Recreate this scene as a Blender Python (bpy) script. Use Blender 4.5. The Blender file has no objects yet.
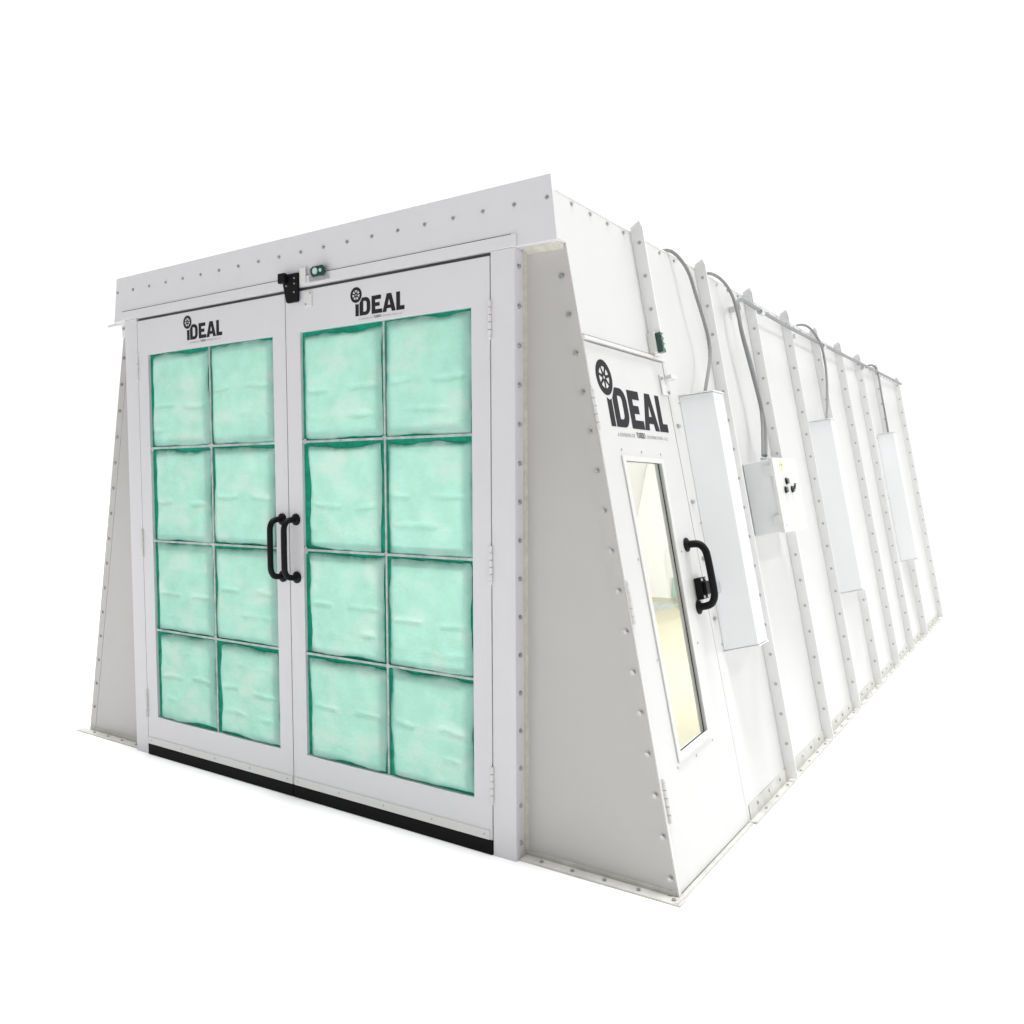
import bpy, bmesh, math, random
from mathutils import Vector, Matrix, noise

random.seed(7)
scene = bpy.context.scene
col = scene.collection

# ------------------------------------------------------------------ materials
def mat(name, color, rough=0.5, metal=0.0, spec=0.5, bump=0.0, bscale=6.0, bdist=0.01,
        vary=0.0, vscale=2.0, fine=0.0, trans=None, coat=0.0):
    m = bpy.data.materials.new(name); m.use_nodes = True
    nt = m.node_tree; N = nt.nodes; L = nt.links
    b = N['Principled BSDF']
    b.inputs['Base Color'].default_value = (*color, 1)
    b.inputs['Roughness'].default_value = rough
    b.inputs['Metallic'].default_value = metal
    b.inputs['Specular IOR Level'].default_value = spec
    b.inputs['Coat Weight'].default_value = coat
    tc = N.new('ShaderNodeTexCoord')
    if vary > 0:
        n = N.new('ShaderNodeTexNoise'); n.inputs['Scale'].default_value = vscale
        n.inputs['Detail'].default_value = 5; n.inputs['Roughness'].default_value = 0.6
        L.new(tc.outputs['Object'], n.inputs['Vector'])
        r = N.new('ShaderNodeMapRange')
        r.inputs['From Min'].default_value = 0.3; r.inputs['From Max'].default_value = 0.7
        r.inputs['To Min'].default_value = 1 - vary; r.inputs['To Max'].default_value = 1 + vary
        L.new(n.outputs['Fac'], r.inputs['Value'])
        mx = N.new('ShaderNodeVectorMath'); mx.operation = 'SCALE'
        mx.inputs[0].default_value = color
        L.new(r.outputs['Result'], mx.inputs['Scale'])
        L.new(mx.outputs['Vector'], b.inputs['Base Color'])
        r2 = N.new('ShaderNodeMapRange')
        r2.inputs['To Min'].default_value = max(rough - .08, 0.02); r2.inputs['To Max'].default_value = rough + .08
        L.new(n.outputs['Fac'], r2.inputs['Value']); L.new(r2.outputs['Result'], b.inputs['Roughness'])
    last = None
    if bump > 0:
        n = N.new('ShaderNodeTexNoise'); n.inputs['Scale'].default_value = bscale
        n.inputs['Detail'].default_value = 3
        L.new(tc.outputs['Object'], n.inputs['Vector'])
        bp = N.new('ShaderNodeBump'); bp.inputs['Strength'].default_value = bump
        bp.inputs['Distance'].default_value = bdist
        L.new(n.outputs['Fac'], bp.inputs['Height']); last = bp
    if fine > 0:
        n = N.new('ShaderNodeTexNoise'); n.inputs['Scale'].default_value = 260
        L.new(tc.outputs['Object'], n.inputs['Vector'])
        bp = N.new('ShaderNodeBump'); bp.inputs['Strength'].default_value = fine
        bp.inputs['Distance'].default_value = 0.001
        L.new(n.outputs['Fac'], bp.inputs['Height'])
        if last: L.new(last.outputs['Normal'], bp.inputs['Normal'])
        last = bp
    if last: L.new(last.outputs['Normal'], b.inputs['Normal'])
    if trans:
        t = N.new('ShaderNodeBsdfTranslucent'); t.inputs['Color'].default_value = (*trans[0], 1)
        if last: L.new(last.outputs['Normal'], t.inputs['Normal'])
        ms = N.new('ShaderNodeMixShader'); ms.inputs['Fac'].default_value = trans[1]
        L.new(b.outputs['BSDF'], ms.inputs[1]); L.new(t.outputs['BSDF'], ms.inputs[2])
        L.new(ms.outputs['Shader'], N['Material Output'].inputs['Surface'])
    return m

M = {}
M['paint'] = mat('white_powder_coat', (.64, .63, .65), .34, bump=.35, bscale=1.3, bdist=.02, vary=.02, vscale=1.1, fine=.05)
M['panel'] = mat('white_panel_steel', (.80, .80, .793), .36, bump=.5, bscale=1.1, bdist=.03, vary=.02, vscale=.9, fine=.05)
M['wing'] = mat('reflection_toned_wing_steel', (.475, .460, .447), .30, bump=.5, bscale=.9, bdist=.03, vary=.02, vscale=.9, fine=.05)  # greyer, warmer base colour stands in for dark reflections on the wings
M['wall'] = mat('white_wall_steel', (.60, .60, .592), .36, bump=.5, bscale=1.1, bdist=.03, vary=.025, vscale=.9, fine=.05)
M['flange'] = mat('dusty_base_angle', (.54, .535, .50), .6, vary=.12, vscale=12, bump=.3, bscale=40, bdist=.002)
M['inside'] = mat('interior_white', (.88, .88, .875), .5)
M['pan'] = mat('cream_floor_pan', (.42, .40, .28), .45, vary=.06, vscale=3)
M['grey'] = mat('pale_grey_enamel', (.70, .71, .715), .35, fine=.05, vary=.02)
M['trim'] = mat('white_trim', (.64, .635, .62), .4, vary=.03, vscale=8)
M['black'] = mat('black_rubber', (.008, .008, .009), .7, spec=.08)
M['blackm'] = mat('black_gloss_metal', (.005, .005, .006), .5, spec=.15)
M['ink'] = mat('black_vinyl', (.020, .020, .024), .6, spec=.15)
M['inkg'] = mat('grey_vinyl', (.25, .25, .26), .5)
M['bolt'] = mat('zinc_bolt', (.48, .48, .48), .35, metal=.85, vary=.1, vscale=40)
M['zinc'] = mat('galvanised_steel', (.55, .56, .57), .38, metal=.8, vary=.06, vscale=20)
M['flex'] = mat('grey_conduit', (.27, .27, .265), .65, spec=.15)
M['pipe'] = mat('dull_grey_pipe', (.24, .25, .25), .5, spec=.2)
M['seam'] = mat('dark_gap', (.06, .06, .06), .8)
M['seal_shade'] = mat('beige_sealant_and_shade', (.50, .48, .42), .85, bump=.6, bscale=60, bdist=.003, vary=.12, vscale=30)  # real sealant at the post; painted shade on the soffit strip
M['fibre'] = mat('mint_filter_fibre', (.42, .73, .635), .9, spec=.15, bump=.6, bscale=70, bdist=.004,
                 vary=.10, vscale=9, fine=.3, trans=((.33, .59, .51), .34))
M['fibre_dark'] = mat('dark_green_filter_fibre', (.02, .33, .22), .9, spec=.1, bump=.8, bscale=110, bdist=.004,
                      vary=.3, vscale=25, trans=((.02, .35, .22), .25))
M['bar'] = mat('grey_filter_bar', (.42, .48, .46), .6, vary=.30, vscale=18)
M['green'] = mat('dark_green_plastic', (.010, .045, .035), .25, coat=.4)
M['lens'] = mat('pale_green_lens', (.45, .62, .55), .15, coat=.6)
M['yellow'] = mat('yellow_sticker', (.72, .70, .34), .5)
M['ground'] = mat('white_studio_ground', (.95, .95, .95), .9, spec=.0)

def tint_fibre():
    nt = M['fibre'].node_tree; N = nt.nodes; L = nt.links
    b = N['Principled BSDF']; tr = [n for n in N if n.type == 'BSDF_TRANSLUCENT'][0]
    src = b.inputs['Base Color'].links[0].from_socket
    at = N.new('ShaderNodeAttribute'); at.attribute_name = 'binding'
    tc = N.new('ShaderNodeTexCoord')
    mp = N.new('ShaderNodeMapping'); mp.inputs['Scale'].default_value = (4.5, 1, 7.5); L.new(tc.outputs['Object'], mp.inputs['Vector'])
    ns = N.new('ShaderNodeTexNoise'); ns.inputs['Scale'].default_value = 1; ns.inputs['Detail'].default_value = 4
    L.new(mp.outputs['Vector'], ns.inputs['Vector'])
    mr = N.new('ShaderNodeMapRange'); mr.inputs['From Min'].default_value = .48; mr.inputs['From Max'].default_value = .68
    mr.inputs['To Max'].default_value = .75
    L.new(ns.outputs['Fac'], mr.inputs['Value'])
    def mix(fac, a, col):
        m = N.new('ShaderNodeMix'); m.data_type = 'RGBA'; L.new(fac, m.inputs[0])
        if hasattr(a, 'is_output'): L.new(a, m.inputs[6])
        else: m.inputs[6].default_value = (*a, 1)
        m.inputs[7].default_value = (*col, 1); return m.outputs[2]
    c1 = mix(mr.outputs['Result'], src, (.58, .74, .69)); L.new(mix(at.outputs['Fac'], c1, (.03, .36, .25)), b.inputs['Base Color'])
    c2 = mix(mr.outputs['Result'], (.35, .63, .545), (.52, .68, .63)); L.new(mix(at.outputs['Fac'], c2, (.02, .28, .19)), tr.inputs['Color'])
tint_fibre()

def glass():
    m = bpy.data.materials.new('window_glass'); m.use_nodes = True
    nt = m.node_tree; N = nt.nodes; L = nt.links
    for n in list(N):
        if n.type != 'OUTPUT_MATERIAL': N.remove(n)
    t = N.new('ShaderNodeBsdfTransparent'); t.inputs['Color'].default_value = (.99, .99, .985, 1)
    g = N.new('ShaderNodeBsdfGlossy'); g.inputs['Roughness'].default_value = .02
    f = N.new('ShaderNodeLayerWeight'); f.inputs['Blend'].default_value = .12
    f2 = N.new('ShaderNodeMath'); f2.operation = 'MULTIPLY'; f2.inputs[1].default_value = .35; L.new(f.outputs['Facing'], f2.inputs[0])
    x = N.new('ShaderNodeMixShader')
    L.new(f2.outputs[0], x.inputs['Fac']); L.new(t.outputs[0], x.inputs[1]); L.new(g.outputs[0], x.inputs[2])
    L.new(x.outputs[0], N['Material Output'].inputs['Surface'])
    return m
M['glass'] = glass()

# ------------------------------------------------------------------ mesh helpers
def build(name, bm, m, parent=None, bevel=0.0, smooth=False, recalc=True):
    if recalc: bmesh.ops.recalc_face_normals(bm, faces=bm.faces)
    me = bpy.data.meshes.new(name); bm.to_mesh(me); bm.free()
    ms = m if isinstance(m, (list, tuple)) else [m]
    for k in ms: me.materials.append(k)
    if smooth:
        for p in me.polygons: p.use_smooth = True
    o = bpy.data.objects.new(name, me); col.objects.link(o)
    if parent is not None: o.parent = parent
    if bevel > 0:
        b = o.modifiers.new('bevel', 'BEVEL'); b.width = bevel; b.segments = 2
        b.limit_method = 'ANGLE'; b.angle_limit = math.radians(40)
    return o

def prism(bm, pts, vec, mi=0):
    """closed prism: polygon pts swept by vec"""
    v = Vector(vec)
    a = [bm.verts.new(Vector(p)) for p in pts]
    b = [bm.verts.new(Vector(p) + v) for p in pts]
    n = len(a); fs = [bm.faces.new(a), bm.faces.new(b[::-1])]
    for i in range(n):
        fs.append(bm.faces.new((a[i], b[i], b[(i+1) % n], a[(i+1) % n])))
    for f in fs: f.material_index = mi
    return fs

def box(bm, lo, hi, mi=0):
    x0, y0, z0 = lo; x1, y1, z1 = hi
    return prism(bm, [(x0, y0, z0), (x1, y0, z0), (x1, y0, z1), (x0, y0, z1)], (0, y1-y0, 0), mi)

def smooth_path(pts, it=2):
    pts = [Vector(p) for p in pts]
    for _ in range(it):
        q = [pts[0]]
        for a, b in zip(pts, pts[1:]): q += [a.lerp(b, .25), a.lerp(b, .75)]
        q.append(pts[-1]); pts = q
    return pts

def tube(bm, pts, r, n=12, rib=0.0, mi=0):
    pts = [Vector(p) for p in pts]; rings = []
    up = Vector((0.13, 0.27, 0.95))
    for i, p in enumerate(pts):
        t = (pts[min(i+1, len(pts)-1)] - pts[max(i-1, 0)]).normalized()
        u = t.cross(up)
        if u.length < .1: u = t.cross(Vector((1, 0, 0)))
        u.normalize(); w = t.cross(u); up = w.cross(t) if False else up
        rr = r * (1 + (rib if i % 2 else 0))
        rings.append([bm.verts.new(p + (u*math.cos(2*math.pi*k/n) + w*math.sin(2*math.pi*k/n))*rr) for k in range(n)])
    for a, b in zip(rings, rings[1:]):
        for k in range(n):
            f = bm.faces.new((a[k], a[(k+1) % n], b[(k+1) % n], b[k])); f.smooth = True; f.material_index = mi
    bm.faces.new(rings[0][::-1]).material_index = mi; bm.faces.new(rings[-1]).material_index = mi

def cyl(bm, c, axis, r, h, n=16, mi=0, r2=None):
    c = Vector(c); ax = Vector(axis).normalized()
    u = ax.orthogonal().normalized(); w = ax.cross(u); r2 = r if r2 is None else r2
    a = [bm.verts.new(c + (u*math.cos(2*math.pi*k/n)+w*math.sin(2*math.pi*k/n))*r) for k in range(n)]
    b = [bm.verts.new(c + ax*h + (u*math.cos(2*math.pi*k/n)+w*math.sin(2*math.pi*k/n))*r2) for k in range(n)]
    fs = [bm.faces.new(a[::-1]), bm.faces.new(b)]
    for k in range(n): fs.append(bm.faces.new((a[k], a[(k+1) % n], b[(k+1) % n], b[k])))
    for f in fs: f.material_index = mi

# right side wall: plane x = A - B z ; o = metres outward
A, B = 2.0175, 0.1952
NS = Vector((1, 0, B)).normalized()
def S(y, z, o=0.0): return Vector((A - B*z, y, z)) + NS*o
AL, BL = -1.975, -0.2045          # left wall plane x = AL - BL z
NL = Vector((-1, 0, -BL)).normalized()
def SL(y, z, o=0.0): return Vector((AL - BL*z, y, z)) + NL*o

def sprism(bm, yz, o0, o1, mi=0):
    return prism(bm, [S(y, z, o0) for y, z in yz], NS*(o1-o0), mi)
def fpoly(bm, xz, y0, y1, mi=0):
    return prism(bm, [(x, y0, z) for x, z in xz], (0, y1-y0, 0), mi)

FY = -.07          # plane of doors, posts and header; wings lie back at y = 0
H = 2.75
L_ = 7.60
ZW = 2.712

root = bpy.data.objects.new('paint_booth', None); col.objects.link(root)
root['label'] = 'white steel spray booth with sloping sides and mint green filter doors'
root['category'] = 'spray booth'

# ------------------------------------------------------------------ ground
bm = bmesh.new()
box(bm, (-150, -150, -.05), (150, 150, 0))
g = build('ground', bm, M['ground']); g['kind'] = 'structure'

# ------------------------------------------------------------------ bolts
bolt_list = []
def bolt(p, n, r=.0085): bolt_list.append((Vector(p), Vector(n).normalized(), r))

# ------------------------------------------------------------------ front shell
def rx(z): return A - B*z
def lx(z): return AL - BL*z

# header
bm = bmesh.new()
fpoly(bm, [(-1.452, 2.5035), (rx(2.5035)+.001, 2.5035), (1.501, 2.757), (-1.4185, H)], FY, FY+.004)
box(bm, (-1.455, FY+.004, 2.5035), (rx(2.5035)-.002, -.0005, 2.5075))
prism(bm, [SL(FY+.0045, 2.508, 0), SL(FY+.0045, ZW, 0), SL(FY+.0045, ZW, -.01), SL(FY+.0045, 2.508, -.01)], (0, .065, 0))
hd = build('header_panel', bm, M['paint'], root, bevel=.002)
# rim folded back over the roof
bm = bmesh.new()
box(bm, (-1.40, FY+.0045, H-.012), (1.47, FY+.02, H-.006))
build('header_lip', bm, M['paint'], hd)
for k in range(20):
    bolt((-1.407 + k*(2.893/19), FY, 2.668), (0, -1, 0), .0062)

# door frame (posts and head rail)
bm = bmesh.new()
box(bm, (1.219, FY-.002, -0.002), (1.334, FY+.004, 2.502))
box(bm, (1.330, FY+.004, -0.002), (1.334, 0.0, 2.502))
box(bm, (1.219, FY+.004, 0.004), (1.223, 0.06, 2.502))
build('door_post', bm, M['paint'], root, bevel=.0012)
bm = bmesh.new()
box(bm, (-1.346, FY-.002, -0.002), (-1.229, FY+.004, 2.502))
box(bm, (-1.346, FY+.004, -0.002), (-1.342, 0.0, 2.502))
box(bm, (-1.233, FY+.004, 0.004), (-1.229, 0.06, 2.502))
build('door_post', bm, M['paint'], root, bevel=.0012)
bm = bmesh.new()
box(bm, (-1.368, FY-.009, 2.504), (1.345, FY-.0005, 2.5525))
build('head_rail', bm, M['paint'], root, bevel=.0015)
bm = bmesh.new()
box(bm, (-1.368, FY-.0012, 2.553), (1.318, FY-.0002, 2.5575))
build('rail_seam', bm, M['seam'], root)
# dark rebate behind the leaf edges
bm = bmesh.new()
box(bm, (-1.226, FY+.012, 2.486), (1.217, FY+.03, 2.5025))
box(bm, (-.012, FY+.036, .06), (.012, FY+.046, 2.486))
box(bm, (-1.2285, FY+.036, .02), (-1.216, FY+.046, 2.49))
box(bm, (1.206, FY+.036, .02), (1.2185, FY+.046, 2.49))
build('door_rebate', bm, M['seam'], root)

# lip jutting at the top left corner
bm = bmesh.new()
box(bm, (-1.560, -.045, 2.492), (-1.372, .03, 2.502))
prism(bm, [(-1.56, -.045, 2.502), (-1.372, -.045, 2.502), (-1.372, -.045, 2.520)], (0, .006, 0))
build('corner_lip', bm, M['trim'], root)
bm = bmesh.new()
box(bm, (-1.47, -.012, 2.430), (-1.372, -.001, 2.4905))
build('corner_bracket', bm, M['grey'], root)
bolt((-1.452, -.012, 2.478), (0, -1, 0), .008)

# wings
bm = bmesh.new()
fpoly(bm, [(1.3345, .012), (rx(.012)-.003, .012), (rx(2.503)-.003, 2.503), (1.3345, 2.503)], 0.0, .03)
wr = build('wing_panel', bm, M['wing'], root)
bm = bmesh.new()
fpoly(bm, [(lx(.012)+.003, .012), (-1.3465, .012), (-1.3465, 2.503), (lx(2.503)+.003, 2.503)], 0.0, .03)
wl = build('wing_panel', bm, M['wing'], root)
# sealant bead in the corner between post and wing
bm = bmesh.new()
prism(bm, [(1.3346, -.010, .02), (1.3346, -.0005, .02), (1.350, -.0005, .02)], (0, 0, 2.48))
build('corner_seal_and_shade', bm, M['seal_shade'], root)
bm = bmesh.new()  # beige strip that puts soffit shade into colour under the header
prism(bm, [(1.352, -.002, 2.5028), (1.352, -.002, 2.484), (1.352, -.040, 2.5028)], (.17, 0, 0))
build('corner_seal_and_shade', bm, M['seal_shade'], root)
# raised edge fold of the wing along the slope
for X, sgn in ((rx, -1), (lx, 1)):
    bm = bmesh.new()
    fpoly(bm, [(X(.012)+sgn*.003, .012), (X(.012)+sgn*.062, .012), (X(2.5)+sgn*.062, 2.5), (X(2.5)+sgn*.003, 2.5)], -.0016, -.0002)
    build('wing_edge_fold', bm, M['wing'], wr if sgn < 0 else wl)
for k in range(16):
    bolt((1.3342, -.040, .071 + k*.1575), (1, 0, 0), .0080)
    z = .073 + k*.1537
    bolt((rx(z)-.019-.0097*z, -.0032, z), (0, -1, 0), .0085)
for k in range(15):
    z = .16 + k*.1535
    bolt((lx(z)+.030, -.0032, z), (0, -1, 0), .0075)
# base angle under the wings
bm = bmesh.new()
box(bm, (1.336, -.055, -.002), (2.045, -.0005, .008))
box(bm, (1.336, -.0035, .008), (2.005, -.0005, .028))
build('base_flange', bm, M['flange'], root, bevel=.001)
bm = bmesh.new()
box(bm, (-2.03, -.055, -.002), (-1.348, -.0005, .008))
box(bm, (-1.965, -.0035, .008), (-1.348, -.0005, .028))
build('base_flange', bm, M['flange'], root, bevel=.001)
for k in range(5): bolt((1.43 + k*.145, -.030, .008), (0, 0, 1), .007)
for k in range(4): bolt((-1.42 - k*.15, -.030, .008), (0, 0, 1), .007)

# ------------------------------------------------------------------ lettering
def shape_from_text(body, height, bold=0.0):
    cu = bpy.data.curves.new('tmp', 'FONT'); cu.body = body; cu.size = 1
    cu.offset = bold; cu.resolution_u = 4
    ob = bpy.data.objects.new('tmp', cu); col.objects.link(ob)
    bpy.context.view_layer.update()
    me = bpy.data.meshes.new_from_object(ob.evaluated_get(bpy.context.evaluated_depsgraph_get()))
    vs = [(v.co.x, v.co.y) for v in me.vertices]; fs = [list(p.vertices) for p in me.polygons]
    bpy.data.objects.remove(ob); bpy.data.curves.remove(cu)
    return vs, fs

def logo(parent, place, thick_vec, w, name='emblem'):
    """place(u,v): point on the surface; u 0..1 across the word, v up (same unit)."""
    tv = Vector(thick_vec)
    def poly(bm, pts):
        prism(bm, [place(*p) for p in pts], tv)
    def ring(bm, cx, cy, r0, r1, n=40, ov=tv):
        a = [[place(cx + r*math.cos(2*math.pi*k/n), cy + r*math.sin(2*math.pi*k/n)) for k in range(n)] for r in (r0, r1)]
        for k in range(n):
            j = (k+1) % n
            prism(bm, [a[0][k], a[0][j], a[1][j], a[1][k]], ov)
    bm = bmesh.new()
    h = .272
    # i stem (notched under the tyre)
    poly(bm, [(0, 0), (.072, 0), (.072, .190), (.045, .178), (.0, .192)])
    # D
    ox = .088; n = 10
    out = [(ox, 0), (ox+.13, 0)] + [(ox+.13+.095*math.sin(t), .10-.10*math.cos(t)) for t in [math.pi/2*k/n for k in range(1, n+1)]] \
        + [(ox+.13+.095*math.cos(t), h-.10+.10*math.sin(t)) for t in [math.pi/2*k/n for k in range(0, n+1)]] + [(ox+.055, h), (ox+.030, h-.035), (ox, h-.075)]
    ii = [(ox+.078, .055), (ox+.115, .055)] + [(ox+.115+.035*math.sin(t), .09-.035*math.cos(t)) for t in [math.pi/2*k/n for k in range(1, n+1)]] \
        + [(ox+.115+.035*math.cos(t), h-.09+.035*math.sin(t)) for t in [math.pi/2*k/n for k in range(0, n+1)]] + [(ox+.078, h-.055), (ox+.078, h-.06), (ox+.078, h-.07)]
    n2 = len(out)
    for k in range(n2):
        j = (k+1) % n2
        prism(bm, [place(*out[k]), place(*out[j]), place(*ii[j]), place(*ii[k])], tv)
    # E
    e = .340
    poly(bm, [(e, 0), (e+.215, 0), (e+.215, .062), (e+.075, .062), (e+.075, .108), (e+.165, .108), (e+.165, .166),
              (e+.075, .166), (e+.075, h-.062), (e+.195, h-.062), (e+.195, h), (e, h)])
    # A
    poly(bm, [(.560, 0), (.638, 0), (.695, .19), (.695, h), (.650, h)])
    poly(bm, [(.6953, h), (.742, h), (.828, 0), (.748, 0), (.6953, .19)])
    poly(bm, [(.6538, .050), (.7334, .050), (.7192, .102), (.6692, .102)])
    # L
    poly(bm, [(.838, 0), (1.0, 0), (1.0, .062), (.915, .062), (.915, h), (.838, h)])
    # tyre with rim
    cx, cy, R = .016, .327, .120
    ring(bm, cx, cy, R*.62, R)
    ring(bm, cx, cy, R*.10, R*.20, 20)
    for k in range(7):
        t = 2*math.pi*k/7 + .2
        c, s = math.cos(t), math.sin(t); q = .012
        poly(bm, [(cx+c*R*.18-s*q, cy+s*R*.18+c*q), (cx+c*R*.18+s*q, cy+s*R*.18-c*q),
                  (cx+c*R*.66+s*q*.6, cy+s*R*.66-c*q*.6), (cx+c*R*.66-s*q*.6, cy+s*R*.66+c*q*.6)])
    o = build(name, bm, M['ink'], parent)
    # tag line
    bm = bmesh.new()
    x = .0
    for body, wd, hh, mi, bold in (('A DIVISION OF', .285, .026, 0, 0), ('TUXEDO', .150, .040, 1, .018), ('DISTRIBUTORS, LLC', .40, .026, 0, 0)):
        vs, fs = shape_from_text(body, hh, bold)
        x0 = min(v[0] for v in vs); x1 = max(v[0] for v in vs); y0 = min(v[1] for v in vs); y1 = max(v[1] for v in vs)
        vv = [bm.verts.new(place(.07 + x + (vx-x0)/(x1-x0)*wd, -.065 + (vy-y0)/(y1-y0)*hh) + tv) for vx, vy in vs]
        for f in fs:
            try:
                ff = bm.faces.new([vv[i] for i in f]); ff.material_index = mi
            except ValueError: pass
        x += wd + .028
    t = build('tag_line', bm, [M['inkg'], M['ink']], parent, recalc=False)
    return o

# ------------------------------------------------------------------ double doors
def hinge(parent, p, along, out, r=.008, ln=.15):
    bm = bmesh.new(); p = Vector(p); a = Vector(along).normalized(); q = Vector(out)
    n = 5
    for k in range(n):
        cyl(bm, p + a*(-ln/2 + k*ln/n + .001) + q*r*.6, a, r, ln/n-.003, 10)
    cyl(bm, p + a*(-ln/2-.012) + q*r*.6, a, r*.75, .012, 10, r2=r*1.1)
    return build('hinge', bm, M['trim'], parent)

def make_pad(parent, x0, x1, z0, z1, seed, yb, yf):
    rnd = random.Random(seed)
    n = 56
    ins = [rnd.uniform(.004, .016) for _ in range(4)]    # left right bottom top
    ins[0] = rnd.uniform(.016, .040); ins[3] = rnd.uniform(.006, .026)
    k = seed*13.7
    bm = bmesh.new(); grid = []; tint = []
    mw = rnd.uniform(.42, .56); gapc = rnd.uniform(.42, .58); gapw = rnd.uniform(.06, .14)
    for j in range(n+1):
        row = []
        for i in range(n+1):
            u, v = i/n, j/n
            # denser sampling close to the borders
            u = u + .055*math.sin(-2*math.pi*u)*1.0; v = v + .055*math.sin(-2*math.pi*v)
            def wob(a, s): return .020*noise.noise(Vector((a*2.2, s, k))) + .004*noise.noise(Vector((a*9, s, k)))
            xl = x0 + ins[0] + wob(v, 1); xr = x1 - ins[1] + wob(v, 4)
            zb = z0 + ins[2] + wob(u, 7); zt = z1 - ins[3] + wob(u, 9)
            x = xl + (xr-xl)*u; z = zb + (zt-zb)*v
            d = min(u, 1-u)*(x1-x0); e = min(v, 1-v)*(z1-z0)
            f1 = 1-math.exp(-d/.020); f2 = 1-math.exp(-e/.020)
            hgt = f1*f2
            # scrim wire creases pressing in at mid height, broken near the centre
            c = math.exp(-((v - mw - .02*noise.noise(Vector((u*3, 5, k))))/.020)**2)
            c *= min(1, max(0, (abs(u-gapc)-gapw)/.06)) * min(1, d/.06)
            c2 = math.exp(-((v - mw + .26)/.03)**2) * max(0, noise.noise(Vector((u*3.1, 2.2, k+3)))) * 1.8 + .8*math.exp(-((v - mw - .27 - .05*noise.noise(Vector((u*4, 8, k))))/.022)**2) * max(0, noise.noise(Vector((u*3.7, 6.2, k+7))))
            c3 = math.exp(-((u - gapc)/.10)**2) * .35
            lump = .5*noise.noise(Vector((x*7, z*7, k))) + .3*noise.noise(Vector((x*15, z*11, k+4)))
            y = yb + (yf-yb)*hgt*(.80 + .55*lump - .55*c - .5*c2 + .12*c3)
            row.append(bm.verts.new((x, y, z)))
            # teal binding of the pad border: frayed, strongest on the left and upper edges
            fr = .5 + 1.1*noise.noise(Vector((x*9, z*9, k+11))) + .5*noise.noise(Vector((x*40, z*40, k)))
            dl = u*(x1-x0); dt = (1-v)*(z1-z0)
            tint.append(min(1, max(0, fr*(1.0*math.exp(-(dl/.016)**1.5) + .9*math.exp(-(dt/.012)**1.5) + .5*math.exp(-(min(1-u, v)*.5/.008)**1.5)))))
        grid.append(row)
    for j in range(n):
        for i in range(n):
            f = bm.faces.new((grid[j][i], grid[j][i+1], grid[j+1][i+1], grid[j+1][i])); f.smooth = True
    o = build('filter_pad', bm, M['fibre'], parent, smooth=True, recalc=False)
    at = o.data.attributes.new('binding', 'FLOAT', 'POINT'); at.data.foreach_set('value', tint)
    return o

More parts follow.
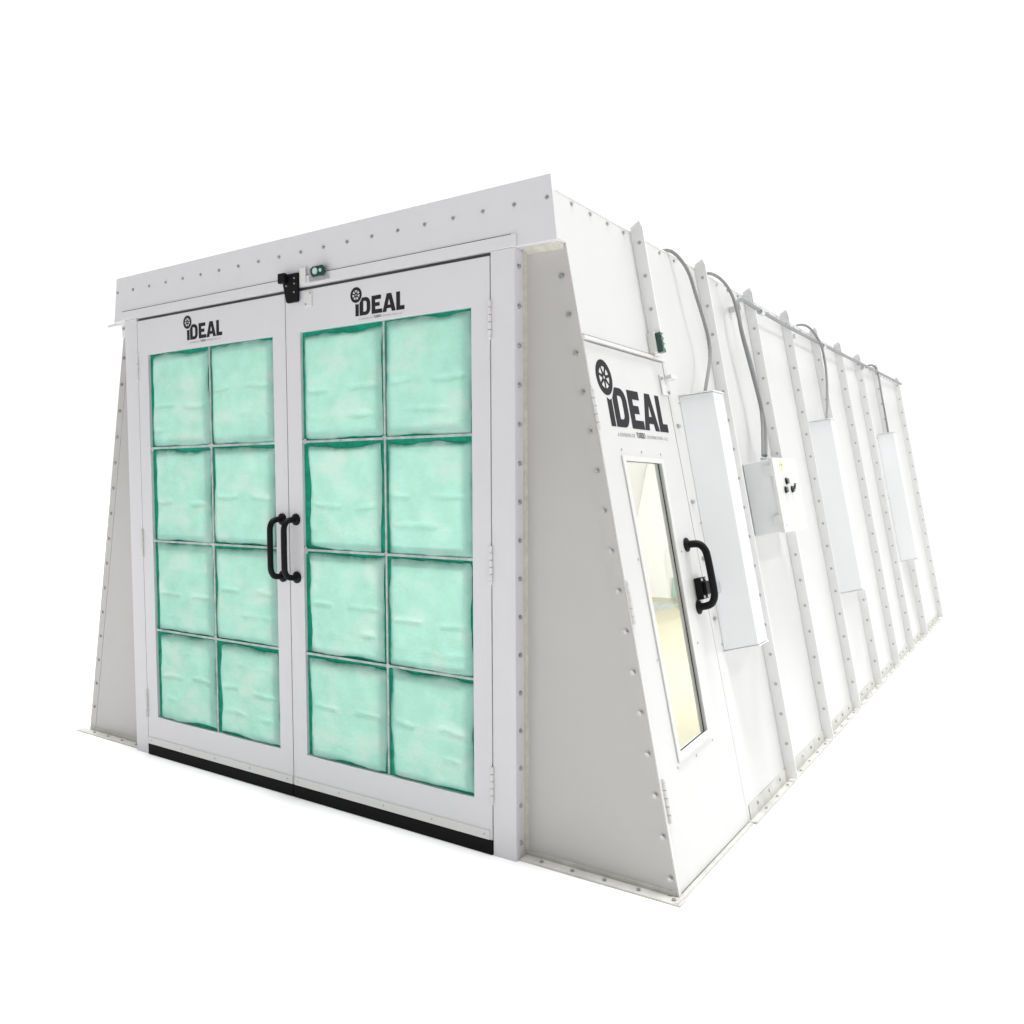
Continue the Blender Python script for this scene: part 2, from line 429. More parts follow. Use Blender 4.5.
ZB, ZT = .229, 2.292
rows = [ZB, .735, 1.243, 1.766, ZT]
def leaf(side):
    if side < 0: xa, xb, oa, ob, oc = -1.224, -.0025, -1.130, -.094, -.600
    else: xa, xb, oa, ob, oc = .0035, 1.214, .100, 1.120, .628
    yf, yb = FY-.003, FY+.035
    bm = bmesh.new()
    # stiles and rails butted
    box(bm, (xa, yf, .062), (oa, yb, 2.487)); box(bm, (ob, yf, .062), (xb, yb, 2.487))
    box(bm, (oa, yf, .062), (ob, yb, ZB)); box(bm, (oa, yf, ZT), (ob, yb, 2.487))
    bmesh.ops.remove_doubles(bm, verts=bm.verts, dist=1e-5)
    # drop the coincident inner faces
    seen = {}
    for f in list(bm.faces):
        key = tuple(round(c, 4) for c in f.calc_center_median())
        seen.setdefault(key, []).append(f)
    d = bmesh.new(); bm.free(); bm = d
    O = [(xa, .062), (xb, .062), (xb, 2.487), (xa, 2.487)]; I = [(oa, ZB), (ob, ZB), (ob, ZT), (oa, ZT)]
    vO = [[bm.verts.new((x, y, z)) for x, z in O] for y in (yf, yb)]
    vI = [[bm.verts.new((x, y, z)) for x, z in I] for y in (yf, yb)]
    for k in range(4):
        j = (k+1) % 4
        bm.faces.new((vO[0][k], vO[0][j], vI[0][j], vI[0][k])); bm.faces.new((vO[1][k], vI[1][k], vI[1][j], vO[1][j]))
        bm.faces.new((vO[0][k], vO[1][k], vO[1][j], vO[0][j])); bm.faces.new((vI[0][k], vI[0][j], vI[1][j], vI[1][k]))
    door = build('door', bm, M['paint'], root, bevel=.0018)
    door['label'] = 'left leaf of the filter doors' if side < 0 else 'right leaf of the filter doors'
    # dark green fibre seen in the joints
    cs = [oa, oc, ob]
    bm = bmesh.new()
    y0, y1 = FY+.014, FY+.016
    for x in cs: box(bm, (x-.045 if x != oa else x, y0, ZB), (x+.045 if x != ob else x, y1, ZT))
    xs = [(oa+.045, oc-.045), (oc+.045, ob-.045)]
    for z in rows:
        for a, b in xs:
            box(bm, (a, y0, max(z-.045, ZB)), (b, y1, min(z+.045, ZT)))
    build('filter_edging', bm, M['fibre_dark'], door)
    # thin grey bars
    bm = bmesh.new()
    box(bm, (oc-.005, FY+.006, ZB+.001), (oc+.005, FY+.012, ZT-.001))
    for z in rows[1:-1]:
        for a, b in ((oa+.001, oc-.0065), (oc+.0065, ob-.001)):
            box(bm, (a, FY+.001, z-.003), (b, FY+.004, z+.008))
            box(bm, (a, FY+.0042, z-.001), (b, FY+.012, z+.002))
    build('filter_bar', bm, M['bar'], door)
    s = 0
    for r in range(4):
        for c in range(2):
            s += 1
            make_pad(door, cs[c], cs[c+1], rows[r], rows[r+1], s + (20 if side > 0 else 0), FY+.009, FY-.010)
    # torn grey clips at joints
    rnd = random.Random(5+side)
    bm = bmesh.new()
    for x, z in ((oa+.012, rows[3]), (oc, rows[3]), (oc, rows[2]), (oa+.01, rows[2]), (oc, rows[1])):
        c = Vector((x + rnd.uniform(0, .006), FY+.004, z + rnd.uniform(-.004, .008)))
        r_ = rnd.uniform(.010, .017)
        pts = [c + Vector((math.cos(t)*r_*rnd.uniform(.6, 1.3), 0, math.sin(t)*r_*rnd.uniform(.6, 1.3))) for t in [2*math.pi*k/9 for k in range(9)]]
        prism(bm, pts, (0, -.004, 0))
    build('filter_clip', bm, M['bar'], door)
    # bottom strip + rubber sweep
    bm = bmesh.new(); box(bm, (xa+.003, yf-.004, .064), (xb-.012 if side > 0 else xb-.003, yf-.0004, .104))
    st = build('kick_strip', bm, M['trim'], door, bevel=.001)
    bm = bmesh.new()
    for k in range(5):
        x = xa+.03 + (xb-xa-.07)*k/4
        cyl(bm, (x, yf-.004, .085), (0, -1, 0), .0045, .003, 10)
    build('screw', bm, M['bolt'], door)
    bm = bmesh.new(); box(bm, (xa, FY-.001, -.002), (xb, FY+.012, .0615))
    box(bm, (xa, yf-.0035, .002), (xb, FY-.0012, .0635))
    build('door_sweep', bm, M['black'], door, bevel=.001)
    # handle
    hx = -.047 if side < 0 else .052
    bm = bmesh.new(); zt, zb = 1.392, 1.108
    path = [(hx, yf, zt), (hx, yf-.03, zt), (hx, yf-.062, zt-.006), (hx, yf-.078, zt-.032), (hx, yf-.080, zt-.06),
            (hx, yf-.080, zb+.06), (hx, yf-.078, zb+.032), (hx, yf-.062, zb+.006), (hx, yf-.03, zb), (hx, yf, zb)]
    tube(bm, smooth_path(path, 2), .0145, 14)
    for z in (zt, zb):
        cyl(bm, (hx, yf, z), (0, -1, 0), .029, .006, 20); cyl(bm, (hx, yf-.006, z), (0, -1, 0), .025, .008, 20, r2=.017)
    build('handle', bm, M['blackm'], door)
    # hinges
    hxp = xb if side > 0 else xa
    for z in (2.235, 1.235, .305): hinge(door, (hxp + (.002 if side > 0 else -.002), yf, z), (0, 0, 1), (0, -1, 0))
    # emblem
    W = .293
    ux = .468 if side > 0 else -.770
    zb_ = 2.326 if side > 0 else 2.337
    logo(door, lambda u, v: Vector((ux + u*W, yf-.0002, zb_ + v*W*1.0)), (0, -.0006, 0), W)
    return door
dl = leaf(-1); dr = leaf(1)

# catch block and indicator above the meeting stiles
bm = bmesh.new()
y = FY-.009
fpoly(bm, [(-.012, 2.535), (.045, 2.520), (.045, 2.440), (.112, 2.440), (.112, 2.572), (-.012, 2.572)][:0] or
      [(.030, 2.440), (.036, 2.434), (.102, 2.434), (.110, 2.442), (.112, 2.570), (.040, 2.570), (.010, 2.545), (.010, 2.520)], y-.014, y-.0005)
box(bm, (-.004, y-.034, 2.528), (.042, y-.0142, 2.574))
cb_ = build('door_catch', bm, M['blackm'], root, bevel=.002)
bm = bmesh.new()
for x, z in ((.035, 2.515), (.092, 2.545), (.092, 2.520), (.088, 2.480)): cyl(bm, (x, y-.0142, z), (0, -1, 0), .004, .003, 10)
build('screw', bm, M['zinc'], cb_)
bm = bmesh.new(); box(bm, (.118, y-.006, 2.515), (.158, y-.0004, 2.590))
build('catch_plate', bm, M['trim'], root, bevel=.001)
bm = bmesh.new(); box(bm, (.136, FY-.008, 2.405), (.190, FY-.0034, 2.478))
pl = build('strike_plate', bm, M['trim'], root, bevel=.001)
bm = bmesh.new()
for x, z in ((.150, 2.418), (.180, 2.468)): cyl(bm, (x, FY-.008, z), (0, -1, 0), .005, .003, 10)
build('screw', bm, M['bolt'], pl)
bm = bmesh.new(); X0 = .026
fpoly(bm, [(.166+X0, 2.515), (.166+X0, 2.577), (.190+X0, 2.577), (.190+X0, 2.530), (.285+X0, 2.530), (.285+X0, 2.515)], y-.014, y-.0005)
fpoly(bm, [(.183+X0, 2.548), (.197+X0, 2.531), (.262+X0, 2.531), (.275+X0, 2.540), (.275+X0, 2.568), (.262+X0, 2.579), (.198+X0, 2.579), (.183+X0, 2.568)], y-.022, y-.0145, 1)
cyl(bm, (.215+X0, y-.022, 2.556), (0, -1, 0), .015, .005, 20, 2)
cyl(bm, (.250+X0, y-.022, 2.556), (0, -1, 0), .008, .004, 16, 2)
build('limit_switch', bm, [M['zinc'], M['green'], M['lens']], root)

# ------------------------------------------------------------------ side wall
ribs = [.66, 1.46, 2.26, 3.06, 3.86, 4.66, 5.46, 6.33]
ZW = 2.712
T = .035
# panel over the side door
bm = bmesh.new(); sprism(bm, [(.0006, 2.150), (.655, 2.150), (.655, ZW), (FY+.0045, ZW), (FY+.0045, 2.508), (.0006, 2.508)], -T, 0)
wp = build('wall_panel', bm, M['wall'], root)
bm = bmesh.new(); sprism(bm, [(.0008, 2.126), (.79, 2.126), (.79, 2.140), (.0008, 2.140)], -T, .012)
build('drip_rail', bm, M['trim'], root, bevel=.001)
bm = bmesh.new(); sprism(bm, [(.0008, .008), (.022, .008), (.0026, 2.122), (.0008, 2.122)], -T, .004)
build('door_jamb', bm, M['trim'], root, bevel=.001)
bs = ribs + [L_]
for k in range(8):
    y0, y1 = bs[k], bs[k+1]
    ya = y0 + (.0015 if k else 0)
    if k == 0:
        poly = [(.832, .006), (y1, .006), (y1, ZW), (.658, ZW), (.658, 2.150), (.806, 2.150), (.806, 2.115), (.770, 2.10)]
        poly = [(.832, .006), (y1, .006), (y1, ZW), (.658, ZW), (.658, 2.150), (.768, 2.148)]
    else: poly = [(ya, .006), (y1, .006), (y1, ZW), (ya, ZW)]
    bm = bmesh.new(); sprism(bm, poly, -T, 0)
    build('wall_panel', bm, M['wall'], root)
# ribs: two folded flanges bolted back to back
RD = .058
for k, y in enumerate(bs):
    zb = 2.19 if k == 0 else .02
    if k == 0: y = .668
    bm = bmesh.new()
    top = [(.0, zb), (RD, zb), (RD, 2.722), (.048, 2.752), (.0, 2.735)]
    pts = [S(y, z, o) for o, z in top] if k else [S(y, z, o) for o, z in top]
    prism(bm, pts, (0, .0042, 0))
    pts = [S(y+.0050, z if z > ZW or z == zb else z, o) for o, z in top]
    prism(bm, pts, (0, .0042, 0))
    build('rib', bm, M['panel'], root, bevel=.0008)
    z = 2.655
    while z > zb + .03:
        bolt(S(y, z, .032), (0, -1, 0), .0064)
        bolt(S(y+.0092, z, .032), (0, 1, 0), .0085) if False else None
        z -= .1535
# bolts along the top edge and the base
for k in range(9):
    a = -.05 if k == 0 else bs[k-1]; b = bs[k]
    n = 4 if k < 8 else 7
    for j in range(n):
        y = a + (b-a)*(j+.75)/(n+.4) if k else .108 + j*.157
        bolt(S(y, 2.690, 0), NS, .0075)
        if k >= 1 and y > .86: bolt(S(y, .052, .004), NS, .0075)
        if k >= 1 and y > .86: bolt(S(y+.05, .008, .022), (0, 0, 1), .006)
# base angle along the side
bm = bmesh.new()
sprism(bm, [(.86, .008), (L_+.02, .008), (L_, .074), (.86, .074)], .0005, .004)
prism(bm, [S(.84, -.002, 0), S(.84, -.002, .034), S(.84, .008, .034), S(.84, .008, 0)], (0, L_-.82, 0))
build('base_flange', bm, M['flange'], root)
bm = bmesh.new()
prism(bm, [S(-.05, -.002, 0), S(-.05, -.002, .020), S(-.05, .008, .020), S(-.05, .008, 0)], (0, .88, 0))
build('door_sill', bm, M['flange'], root)
# top angle
bm = bmesh.new(); prism(bm, [S(.0, ZW+.001, -.12), S(.0, ZW+.001, .002), S(.0, ZW+.005, .002), S(.0, ZW+.005, -.12)], (0, L_, 0))
build('top_angle', bm, M['panel'], root)

# roof, left wall, end wall, floor pan (inside seen through the door window)
zr = 2.66
bm = bmesh.new()
box(bm, (lx(zr)+.045, .031, zr), (rx(zr)-.045, L_-.03, zr+.035))
build('roof_panel', bm, M['inside'], root)
bm = bmesh.new()
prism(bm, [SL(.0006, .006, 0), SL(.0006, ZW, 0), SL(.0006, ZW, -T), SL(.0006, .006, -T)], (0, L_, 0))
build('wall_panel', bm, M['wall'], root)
bm = bmesh.new()
fpoly(bm, [(lx(.012)+.04, .012), (rx(.012)-.04, .012), (rx(2.7)-.04, 2.7), (lx(2.7)+.04, 2.7)], L_-.03, L_)
build('end_wall', bm, M['inside'], root)
bm = bmesh.new(); box(bm, (-1.93, .035, .003), (1.96, L_-.035, .011))
build('floor_pan', bm, M['pan'], root)
# left side ribs reach past the slope a little, as on the right
for y in [0.80*k + .66 for k in range(9)]:
    bm = bmesh.new()
    prism(bm, [SL(y, .02, 0), SL(y, .02, RD), SL(y, 2.70, RD), SL(y, 2.70, 0)], (0, .009, 0))
    build('rib', bm, M['panel'], root)
# exhaust filter and drain grate at the far end
bm = bmesh.new(); box(bm, (-1.19, L_-.05, .02), (-1.04, L_-.032, .29))
build('exhaust_filter', bm, M['lens'], root)
bm = bmesh.new()
for i in range(12): box(bm, (-1.20+i*.030, 6.45, .0115), (-1.188+i*.030, 7.15, .0150))
for j in range(9): box(bm, (-1.21, 6.50+j*.075, .0113), (-.85, 6.52+j*.075, .0145))
build('drain_grate', bm, M['bar'], root)

# ------------------------------------------------------------------ side door
# quad of the leaf (y,z): slight lean towards the back at the bottom
DQ = [(.026, .014), (.826, .012), (.757, 2.120), (.006, 2.120)]
WQ = [(.192, .450), (.552, .468), (.568, 1.668), (.158, 1.676)]    # trim outer
GQ = [(.222, .484), (.528, .498), (.538, 1.648), (.186, 1.654)]    # glass
OQ = [(.216, .478), (.534, .492), (.544, 1.654), (.180, 1.660)]
def quad_ring(bm, O, I, o0, o1):
    vO = [[bm.verts.new(S(y, z, o)) for y, z in O] for o in (o0, o1)]
    vI = [[bm.verts.new(S(y, z, o)) for y, z in I] for o in (o0, o1)]
    for k in range(4):
        j = (k+1) % 4
        bm.faces.new((vO[0][k], vO[0][j], vI[0][j], vI[0][k])); bm.faces.new((vO[1][k], vI[1][k], vI[1][j], vO[1][j]))
        bm.faces.new((vO[0][k], vO[1][k], vO[1][j], vO[0][j])); bm.faces.new((vI[0][k], vI[0][j], vI[1][j], vI[1][k]))
bm = bmesh.new(); quad_ring(bm, DQ, OQ, -.030, .002)
sd = build('side_door', bm, M['wall'], root, bevel=.0015)
bm = bmesh.new()
def strip(bm, q, w, o0, o1):
    for k in range(4):
        j = (k+1) % 4
        a, b = Vector((*q[k], 0)), Vector((*q[j], 0)); d = (b-a).normalized(); nrm = Vector((-d.y, d.x, 0))*w
        sprism(bm, [(a.x, a.y), (b.x, b.y), ((b+nrm).x, (b+nrm).y), ((a+nrm).x, (a+nrm).y)], o0, o1)
seamq = [(.822, .012), (.832, .012), (.770, 2.120), (.759, 2.120)]
sprism(bm, seamq, -.034, -.020)
sprism(bm, [(.020, .014), (.027, .014), (.006, 2.12), (.002, 2.12)], -.034, -.020)
sprism(bm, [(.003, 2.1205), (.765, 2.1205), (.765, 2.1255), (.003, 2.1255)], -.034, -.020)
build('door_rebate', bm, M['seam'], sd)
bm = bmesh.new(); quad_ring(bm, WQ, GQ, .0022, .009)
wf = build('window_frame', bm, M['trim'], sd, bevel=.0015)
bm = bmesh.new(); quad_ring(bm, [(.214, .474), (.5365, .4885), (.5465, 1.6565), (.178, 1.6625)],
                            [(.220, .482), (.5295, .4955), (.5395, 1.650), (.184, 1.656)], -.0125, -.0095)
build('window_gasket', bm, M['black'], sd)
bm = bmesh.new()
sprism(bm, [(.2165, .479), (.5335, .493), (.5435, 1.653), (.1805, 1.659)], -.009, -.005)
build('window_pane', bm, M['glass'], sd)
bm = bmesh.new()
for y, z in ((.172, 1.700), (.36, 1.695), (.555, 1.690), (.150, 1.26), (.600, 1.26), (.165, .86), (.600, .86), (.185, .435), (.38, .430), (.575, .445)):
    cyl(bm, S(y, z, .0022), NS, .005, .003, 10)
build('screw', bm, M['bolt'], sd)
# handle
bm = bmesh.new(); a, b = (.667, 1.285), (.682, 1.005)
def hp(t, o): return S(a[0]+(b[0]-a[0])*t, a[1]+(b[1]-a[1])*t, o)
path = [hp(0, .0), hp(0, .035), hp(.02, .066), hp(.12, .086), hp(.24, .090), hp(.76, .090), hp(.88, .086), hp(.98, .066), hp(1, .035), hp(1, 0)]
tube(bm, smooth_path(path, 2), .0165, 14)
for t in (0, 1):
    cyl(bm, hp(t, .002), NS, .032, .006, 20); cyl(bm, hp(t, .008), NS, .027, .010, 20, r2=.018)
build('handle', bm, M['blackm'], sd)
# latch
bm = bmesh.new()
sprism(bm, [(.678, 1.036), (.752, 1.036), (.752, 1.132), (.678, 1.132)], .0025, .034)
sprism(bm, [(.695, 1.055), (.758, 1.055), (.758, 1.112), (.695, 1.112)], .0342, .050)
lt = build('latch', bm, M['blackm'], sd, bevel=.003)
bm = bmesh.new()
for y, z in ((.690, 1.122), (.735, 1.122), (.690, 1.046), (.735, 1.046)): cyl(bm, S(y, z, .034), NS, .0065, .004, 12)
build('screw', bm, M['zinc'], sd)
bm = bmesh.new(); sprism(bm, [(.838, 1.040), (.905, 1.040), (.905, 1.098), (.838, 1.098)], .0005, .040)
build('latch_keeper', bm, M['zinc'], root, bevel=.006)
# hinges
for t in ((-.001, 1.845), (.012, 1.10), (.026, .350)):
    hinge(sd, S(t[0], t[1], .002), S(.03, 0, 0) - S(0, 2.12, 0), NS, r=.009, ln=.16)
# emblem: word .57 m across
def sl(u, v):
    y = .122 + u*.572*1.0 + (-.01*v); z = 1.792 + v*.60
    return S(y, z, .0022)
logo(sd, sl, NS*.0008, .57)
# white closer clip at the top of the door edge
bm = bmesh.new()
sprism(bm, [(.690, 1.965), (.775, 1.965), (.775, 2.055), (.690, 2.055)], .0022, .010)
sprism(bm, [(.735, 2.035), (.80, 2.035), (.80, 2.055), (.735, 2.055)], .0102, .045)
ck = build('door_clip', bm, M['trim'], sd, bevel=.002)
bolt(S(.70, 2.04, .010), NS, .007); bolt(S(.76, 1.978, .010), NS, .007)
# bolts down the joint behind the door
for z in (1.83, 1.475, 1.135+.075, .93):
    bolt(S(.845 - .03*(z-1), z, 0), NS, .0085)
    bolt(S(.862 - .03*(z-1), z, 0), NS, .0070)
# limit switch on the first rib foot
bm = bmesh.new()
sprism(bm, [(.640, 2.152), (.700, 2.152), (.700, 2.240), (.640, 2.240)], .001, .034)
sprism(bm, [(.655, 2.145), (.690, 2.145), (.690, 2.234), (.655, 2.234)], .0342, .060, 1)
for z in (2.168, 2.192, 2.216): cyl(bm, S(.672, z, .060), NS, .009, .006, 14, 2)
build('limit_switch', bm, [M['trim'], M['green'], M['lens']], root, bevel=.001)

# ------------------------------------------------------------------ light fixture housings
def fixture(y0, zb, zt):
    bm = bmesh.new()
    prof = [(0, 0), (.105, .132), (.245, .132), (.45, 0)]
    n = len(prof)
    b_ = [bm.verts.new(S(y0+dy, zb, o+.0008)) for dy, o in prof]
    t_ = [bm.verts.new(S(y0+dy, zt, o+.0008)) for dy, o in prof]
    bm.faces.new(b_[::-1]); bm.faces.new(t_)
    for k in range(n): bm.faces.new((b_[k], b_[(k+1) % n], t_[(k+1) % n], t_[k]))
    f = build('light_housing', bm, M['grey'], root, bevel=.002)
    bm = bmesh.new()
    for z in (zb, zt):
        prism(bm, [S(y0-.012, z-.009, .001), S(y0+.462, z-.009, .001), S(y0+.462, z-.009, .028), S(y0-.012, z-.009, .028)] if False else
              [S(y0-.008, z + (.002 if z == zt else -.008), .001), S(y0+.098, z + (.002 if z == zt else -.008), .137),
               S(y0+.252, z + (.002 if z == zt else -.008), .137), S(y0+.462, z + (.002 if z == zt else -.008), .001)], (0, 0, .006))
    build('end_cap', bm, M['grey'], f)
    bm = bmesh.new()
    for z in (zb+.03, zt-.03, (zb+zt)/2):
        for yy in (-.010, .462): cyl(bm, S(y0+yy, z, 0), NS, .006, .006, 10)
    build('screw', bm, M['bolt'], f)
fixture(.90, .775, 1.975); fixture(3.30, .775, 1.99); fixture(5.93, .79, 2.02)

# ------------------------------------------------------------------ control box
bm = bmesh.new(); sprism(bm, [(1.66, 1.268), (2.12, 1.268), (2.12, 1.662), (1.66, 1.662)], .002, .148)
cbx = build('control_box', bm, M['grey'], root, bevel=.003)
bm = bmesh.new(); sprism(bm, [(1.650, 1.262), (2.13, 1.262), (2.13, 1.668), (1.650, 1.668)], .1485, .168)
cl = build('box_lid', bm, M['trim'], cbx, bevel=.003)
bm = bmesh.new()
for z in (1.33, 1.60): sprism(bm, [(1.649-.009, z-.03), (1.6495, z-.03), (1.6495, z+.03), (1.649-.009, z+.03)], .120, .160)
build('box_hinge', bm, M['trim'], cbx)
bm = bmesh.new()
for y, z in ((1.845, 1.538), (1.800, 1.490), (1.930, 1.492)):
    cyl(bm, S(y, z, .1684), NS, .019, .006, 20, 1); cyl(bm, S(y, z, .1744), NS, .016, .009, 18, 0)
tube(bm, [S(1.93, 1.492, .184), S(1.94, 1.522, .190)], .007, 8)
build('control_button', bm, [M['green'], M['black']], cbx)
bm = bmesh.new(); cyl(bm, S(1.80, 1.625, .1684), NS, .030, .0008, 28)
build('warning_sticker', bm, M['yellow'], cbx)
bm = bmesh.new(); cyl(bm, S(1.81, 1.627, .1693), NS, .008, .0004, 12); cyl(bm, S(1.785, 1.632, .1693), NS, .005, .0004, 12)
build('sticker_print', bm, M['inkg'], cbx)
bm = bmesh.new(); cyl(bm, S(1.70, 1.30, .168), NS, .005, .003, 10)
build('screw', bm, M['bolt'], cbx)

# ------------------------------------------------------------------ conduits
def conduit(name, yz, r, m, rib=0.0, it=3):
    pts = smooth_path([S(y, z, o) for y, z, o in yz], it)
    if rib:
        # resample evenly for ribbed flexible conduit
        out = []; L = [0]
        for a, b in zip(pts, pts[1:]): L.append(L[-1] + (b-a).length)
        n = int(L[-1]/.012); j = 0
        for k in range(n+1):
            t = L[-1]*k/n
            while j < len(L)-2 and L[j+1] < t: j += 1
            out.append(pts[j].lerp(pts[j+1], (t-L[j])/max(L[j+1]-L[j], 1e-6)))
        pts = out
    bm = bmesh.new(); tube(bm, pts, r, 10, rib)
    return build(name, bm, m, root)
R1 = .0084
conduit('flexible_conduit', [(1.083, 2.680, -.045), (1.083, 2.735, -.035), (1.093, 2.731, 0.0), (1.116, 2.721, 0.02), (1.139, 2.679, 0.045), (1.176, 2.612, 0.065), (1.184, 2.485, 0.075), (1.222, 2.363, 0.08), (1.244, 2.263, 0.08), (1.212, 2.173, 0.08), (1.12, 2.072, 0.08), (1.074, 1.994, 0.07)], R1, M['flex'], .10)
conduit('flexible_conduit', [(1.659, 2.680, -.045), (1.659, 2.735, -.035), (1.669, 2.735, 0), (1.721, 2.729, 0.02), (1.765, 2.703, 0.04), (1.798, 2.656, 0.06), (1.833, 2.586, 0.07), (1.818, 2.456, 0.08), (1.87, 2.262, 0.085), (1.919, 2.094, 0.085), (1.909, 1.921, 0.085), (1.783, 1.695, 0.085)], R1, M['flex'], .10)
conduit('flexible_conduit', [(3.50, 2.66, -.045), (3.50, 2.715, -.03), (3.535, 2.736, .0), (3.60, 2.732, .04), (3.64, 2.70, .065), (3.712, 2.653, 0.08), (3.793, 2.571, 0.09), (3.775, 2.385, 0.09), (3.668, 2.177, 0.085), (3.53, 2.012, 0.08)], R1, M['flex'], .10)
conduit('flexible_conduit', [(6.15, 2.66, -.045), (6.15, 2.715, -.03), (6.17, 2.736, .0), (6.19, 2.73, .04), (6.19, 2.70, .065), (6.167, 2.611, 0.08), (6.054, 2.399, 0.09), (6.058, 2.221, 0.09), (6.081, 2.034, 0.08)], R1, M['flex'], .10)
cd = conduit('rigid_conduit', [(7.6, 2.664, .075), (7.187, 2.661, 0.075), (5.296, 2.636, 0.075), (4.476, 2.62, 0.075), (2.957, 2.6, 0.075), (2.139, 2.61, 0.075), (2.012, 2.617, 0.075), (1.918, 2.609, 0.075), (1.844, 2.57, 0.075), (1.843, 2.506, 0.075), (1.821, 2.399, 0.08), (1.866, 2.193, 0.085), (1.915, 1.978, 0.088), (1.904, 1.834, 0.088), (1.819, 1.695, 0.088)], .0115, M['pipe'], 0, 2)
bm = bmesh.new()
for y in (2.32, 3.9, 5.4): cyl(bm, S(y-.03, 2.600, .075), (0, 1, 0), .018, .06, 12)
build('conduit_coupling', bm, M['zinc'], cd)
bm = bmesh.new()
for y in (1.95, 3.12): sprism(bm, [(y-.02, 2.55), (y+.02, 2.55), (y+.02, 2.585), (y-.02, 2.585)], .001, .07)
build('conduit_strap', bm, M['trim'], cd)
# cable entry collars
bm = bmesh.new()
cyl(bm, S(1.783, 1.664, .085), (0, 0, 1), .019, .022, 12); cyl(bm, S(1.819, 1.664, .088), (0, 0, 1), .019, .022, 12)
build('conduit_gland', bm, M['zinc'], root)

# small pieces of one kind: each its own mesh
SPLIT = ('screw', 'end_cap', 'box_hinge', 'filter_clip', 'conduit_coupling', 'conduit_strap', 'conduit_gland', 'control_button',
         'sticker_print', 'door_rebate', 'filter_bar', 'filter_edging', 'door_clip')
def split_loose(o):
    bm = bmesh.new(); bm.from_mesh(o.data); bm.verts.ensure_lookup_table()
    seen = set(); isl = []
    for v in bm.verts:
        if v.index in seen: continue
        st = [v]; seen.add(v.index); g = []
        while st:
            a = st.pop(); g.append(a.index)
            for e in a.link_edges:
                b = e.other_vert(a)
                if b.index not in seen: seen.add(b.index); st.append(b)
        isl.append(set(g))
    bm.free()
    if len(isl) < 2: return
    src = o.data
    for k, g in enumerate(isl):
        bm = bmesh.new(); bm.from_mesh(src)
        bmesh.ops.delete(bm, geom=[v for v in bm.verts if v.index not in g], context='VERTS')
        me = bpy.data.meshes.new(src.name); bm.to_mesh(me); bm.free()
        for m_ in src.materials:
            if len(me.materials) < len(src.materials): me.materials.append(m_)
        if k == 0: o.data = me
        else:
            c = o.copy(); c.data = me; col.objects.link(c); c.parent = o.parent
for o in list(col.objects):
    if o.type == 'MESH' and o.name.split('.')[0] in SPLIT: split_loose(o)

# ------------------------------------------------------------------ emit bolts: 100 nearest the camera one by one, the rest as one object
CAM = Vector((3.1940, -2.8902, 1.5683))
def bolt_bm(bm, mtx):
    for (r, h0, h1, n) in ((1.35, 0, .22, 14), (1.0, .22, 1.0, 6)):
        vs = [[bm.verts.new(mtx @ Vector((math.cos(2*math.pi*k/n)*r, math.sin(2*math.pi*k/n)*r, h))) for k in range(n)] for h in (h0, h1)]
        bm.faces.new(vs[1])
        for k in range(n): bm.faces.new((vs[0][k], vs[0][(k+1) % n], vs[1][(k+1) % n], vs[1][k]))
bolt_list.sort(key=lambda b: (b[0]-CAM).length/b[2])
bm = bmesh.new(); bolt_bm(bm, Matrix.Identity(4)); bme = None
rest = bmesh.new()
first = None
for i, (p, n, r) in enumerate(bolt_list):
    q = n.to_track_quat('Z', 'Y').to_matrix().to_4x4() @ Matrix.Rotation(random.uniform(0, 1.05), 4, 'Z')
    mt = Matrix.Translation(p) @ q @ Matrix.Scale(r, 4)
    if i < 100:
        if first is None:
            first = build('bolt', bm, M['bolt'], root); o = first
        else:
            o = first.copy(); col.objects.link(o); o.parent = root
        o.matrix_local = mt
    else: bolt_bm(rest, mt)
o = build('far_bolt', rest, M['bolt'], root); o['kind'] = 'stuff'

# ------------------------------------------------------------------ camera
cam = bpy.data.cameras.new('camera'); co = bpy.data.objects.new('camera', cam); col.objects.link(co)
yaw, pit, roll, f = .58369, .05513, -.003806, 835.68
fw = Vector((-math.sin(yaw)*math.cos(pit), math.cos(yaw)*math.cos(pit), -math.sin(pit)))
r = fw.cross(Vector((0, 0, 1))).normalized(); u = r.cross(fw)
r2 = r*math.cos(roll) + u*math.sin(roll); u2 = -r*math.sin(roll) + u*math.cos(roll)
mm = Matrix.Identity(4)
for i in range(3): mm[i][0], mm[i][1], mm[i][2], mm[i][3] = r2[i], u2[i], -fw[i], CAM[i]
co.matrix_world = mm
cam.sensor_width = 36; cam.lens = f*36/1024
cam.shift_x = -2.956/1024; cam.shift_y = 16.694/1024
cam.clip_start = .05; cam.clip_end = 500
scene.camera = co

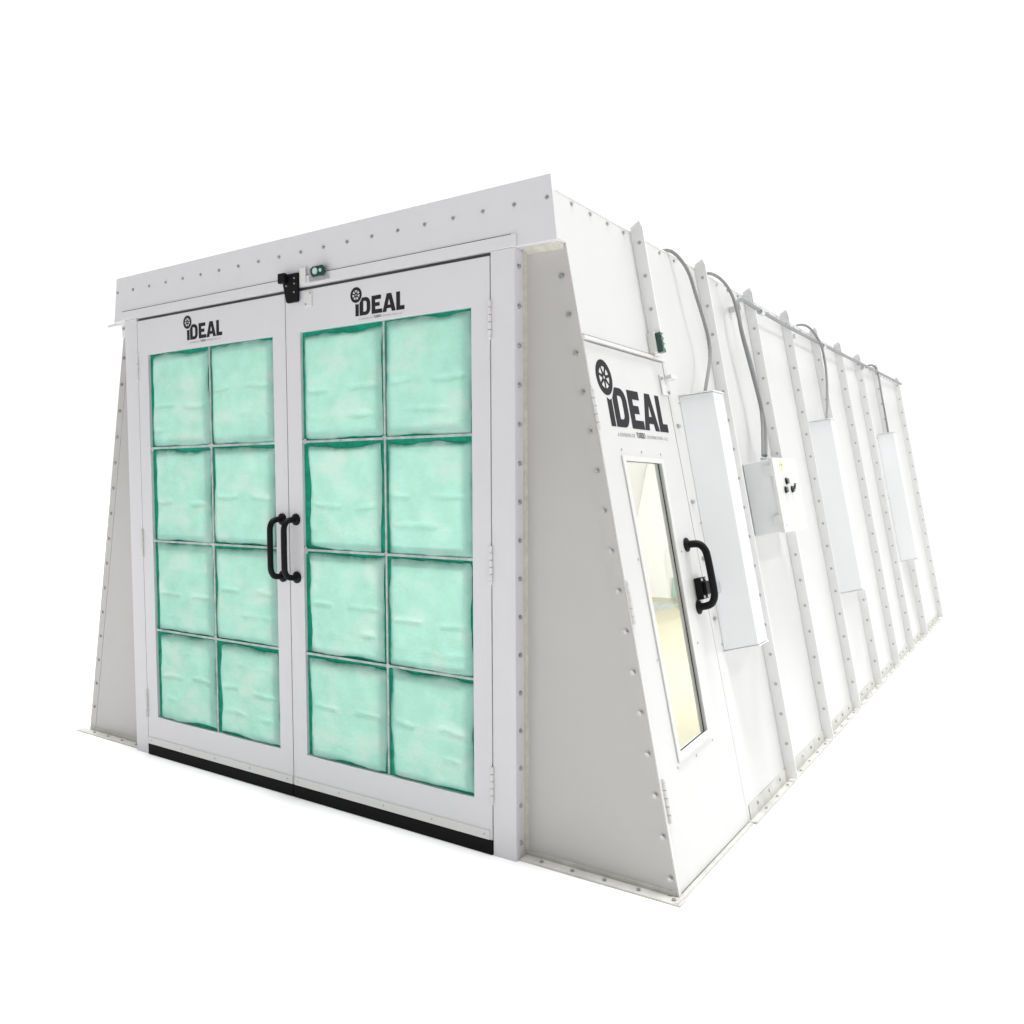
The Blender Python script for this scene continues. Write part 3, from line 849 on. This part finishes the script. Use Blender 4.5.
# ------------------------------------------------------------------ light
w = bpy.data.worlds.new('World'); scene.world = w; w.use_nodes = True
nt = w.node_tree; N = nt.nodes; Lk = nt.links
bg = N['Background']
tc = N.new('ShaderNodeTexCoord'); sp = N.new('ShaderNodeSeparateXYZ'); Lk.new(tc.outputs['Generated'], sp.inputs[0])
mr = N.new('ShaderNodeMapRange'); mr.interpolation_type = 'SMOOTHSTEP'
mr.inputs['From Min'].default_value = -.35; mr.inputs['From Max'].default_value = .15
mr.inputs['To Min'].default_value = .30; mr.inputs['To Max'].default_value = 1.08
Lk.new(sp.outputs['Y'], mr.inputs['Value'])
bg.inputs['Color'].default_value = (1, 1, 1, 1)
Lk.new(mr.outputs['Result'], bg.inputs['Strength'])

def area(name, loc, target, sx, sy, power, color=(1, 1, 1)):
    l = bpy.data.lights.new(name, 'AREA'); l.shape = 'RECTANGLE'; l.size = sx; l.size_y = sy
    l.energy = power; l.color = color
    o = bpy.data.objects.new(name, l); col.objects.link(o); o.location = loc
    o.rotation_euler = (Vector(target)-Vector(loc)).to_track_quat('-Z', 'Y').to_euler()
    return o
sun = bpy.data.lights.new('overhead_ground_fill', 'SUN'); sun.energy = 3.3; sun.angle = math.radians(12)  # added straight-down light, bleaches the ground to white
so = bpy.data.objects.new('overhead_ground_fill', sun); col.objects.link(so); so.location = (0, 0, 20)
so.rotation_euler = (0, 0, 0)
area('side_softbox', (7.5, 4.2, 8.0), (1.7, 3.6, 1.3), .8, .8, 190)
area('inside_lamp', (0, 3.4, 2.55), (0, 3.4, 0), 2.2, 5.0, 75, (1, .99, .96))
for yy in (1.12, 3.52, 6.15):
    c0 = S(yy, 1.38, -.055)
    area('housing_lamp', c0, c0 - NS, 1.1, .30, 24 if yy < 2 else 62, (1, 1, .98))

scene.view_settings.view_transform = 'Standard'
scene.view_settings.look = 'None'
scene.view_settings.gamma = 1; scene.view_settings.exposure = 0
scene.view_settings.use_curve_mapping = False
scene.cycles.max_bounces = 10
scene.cycles.transparent_max_bounces = 12
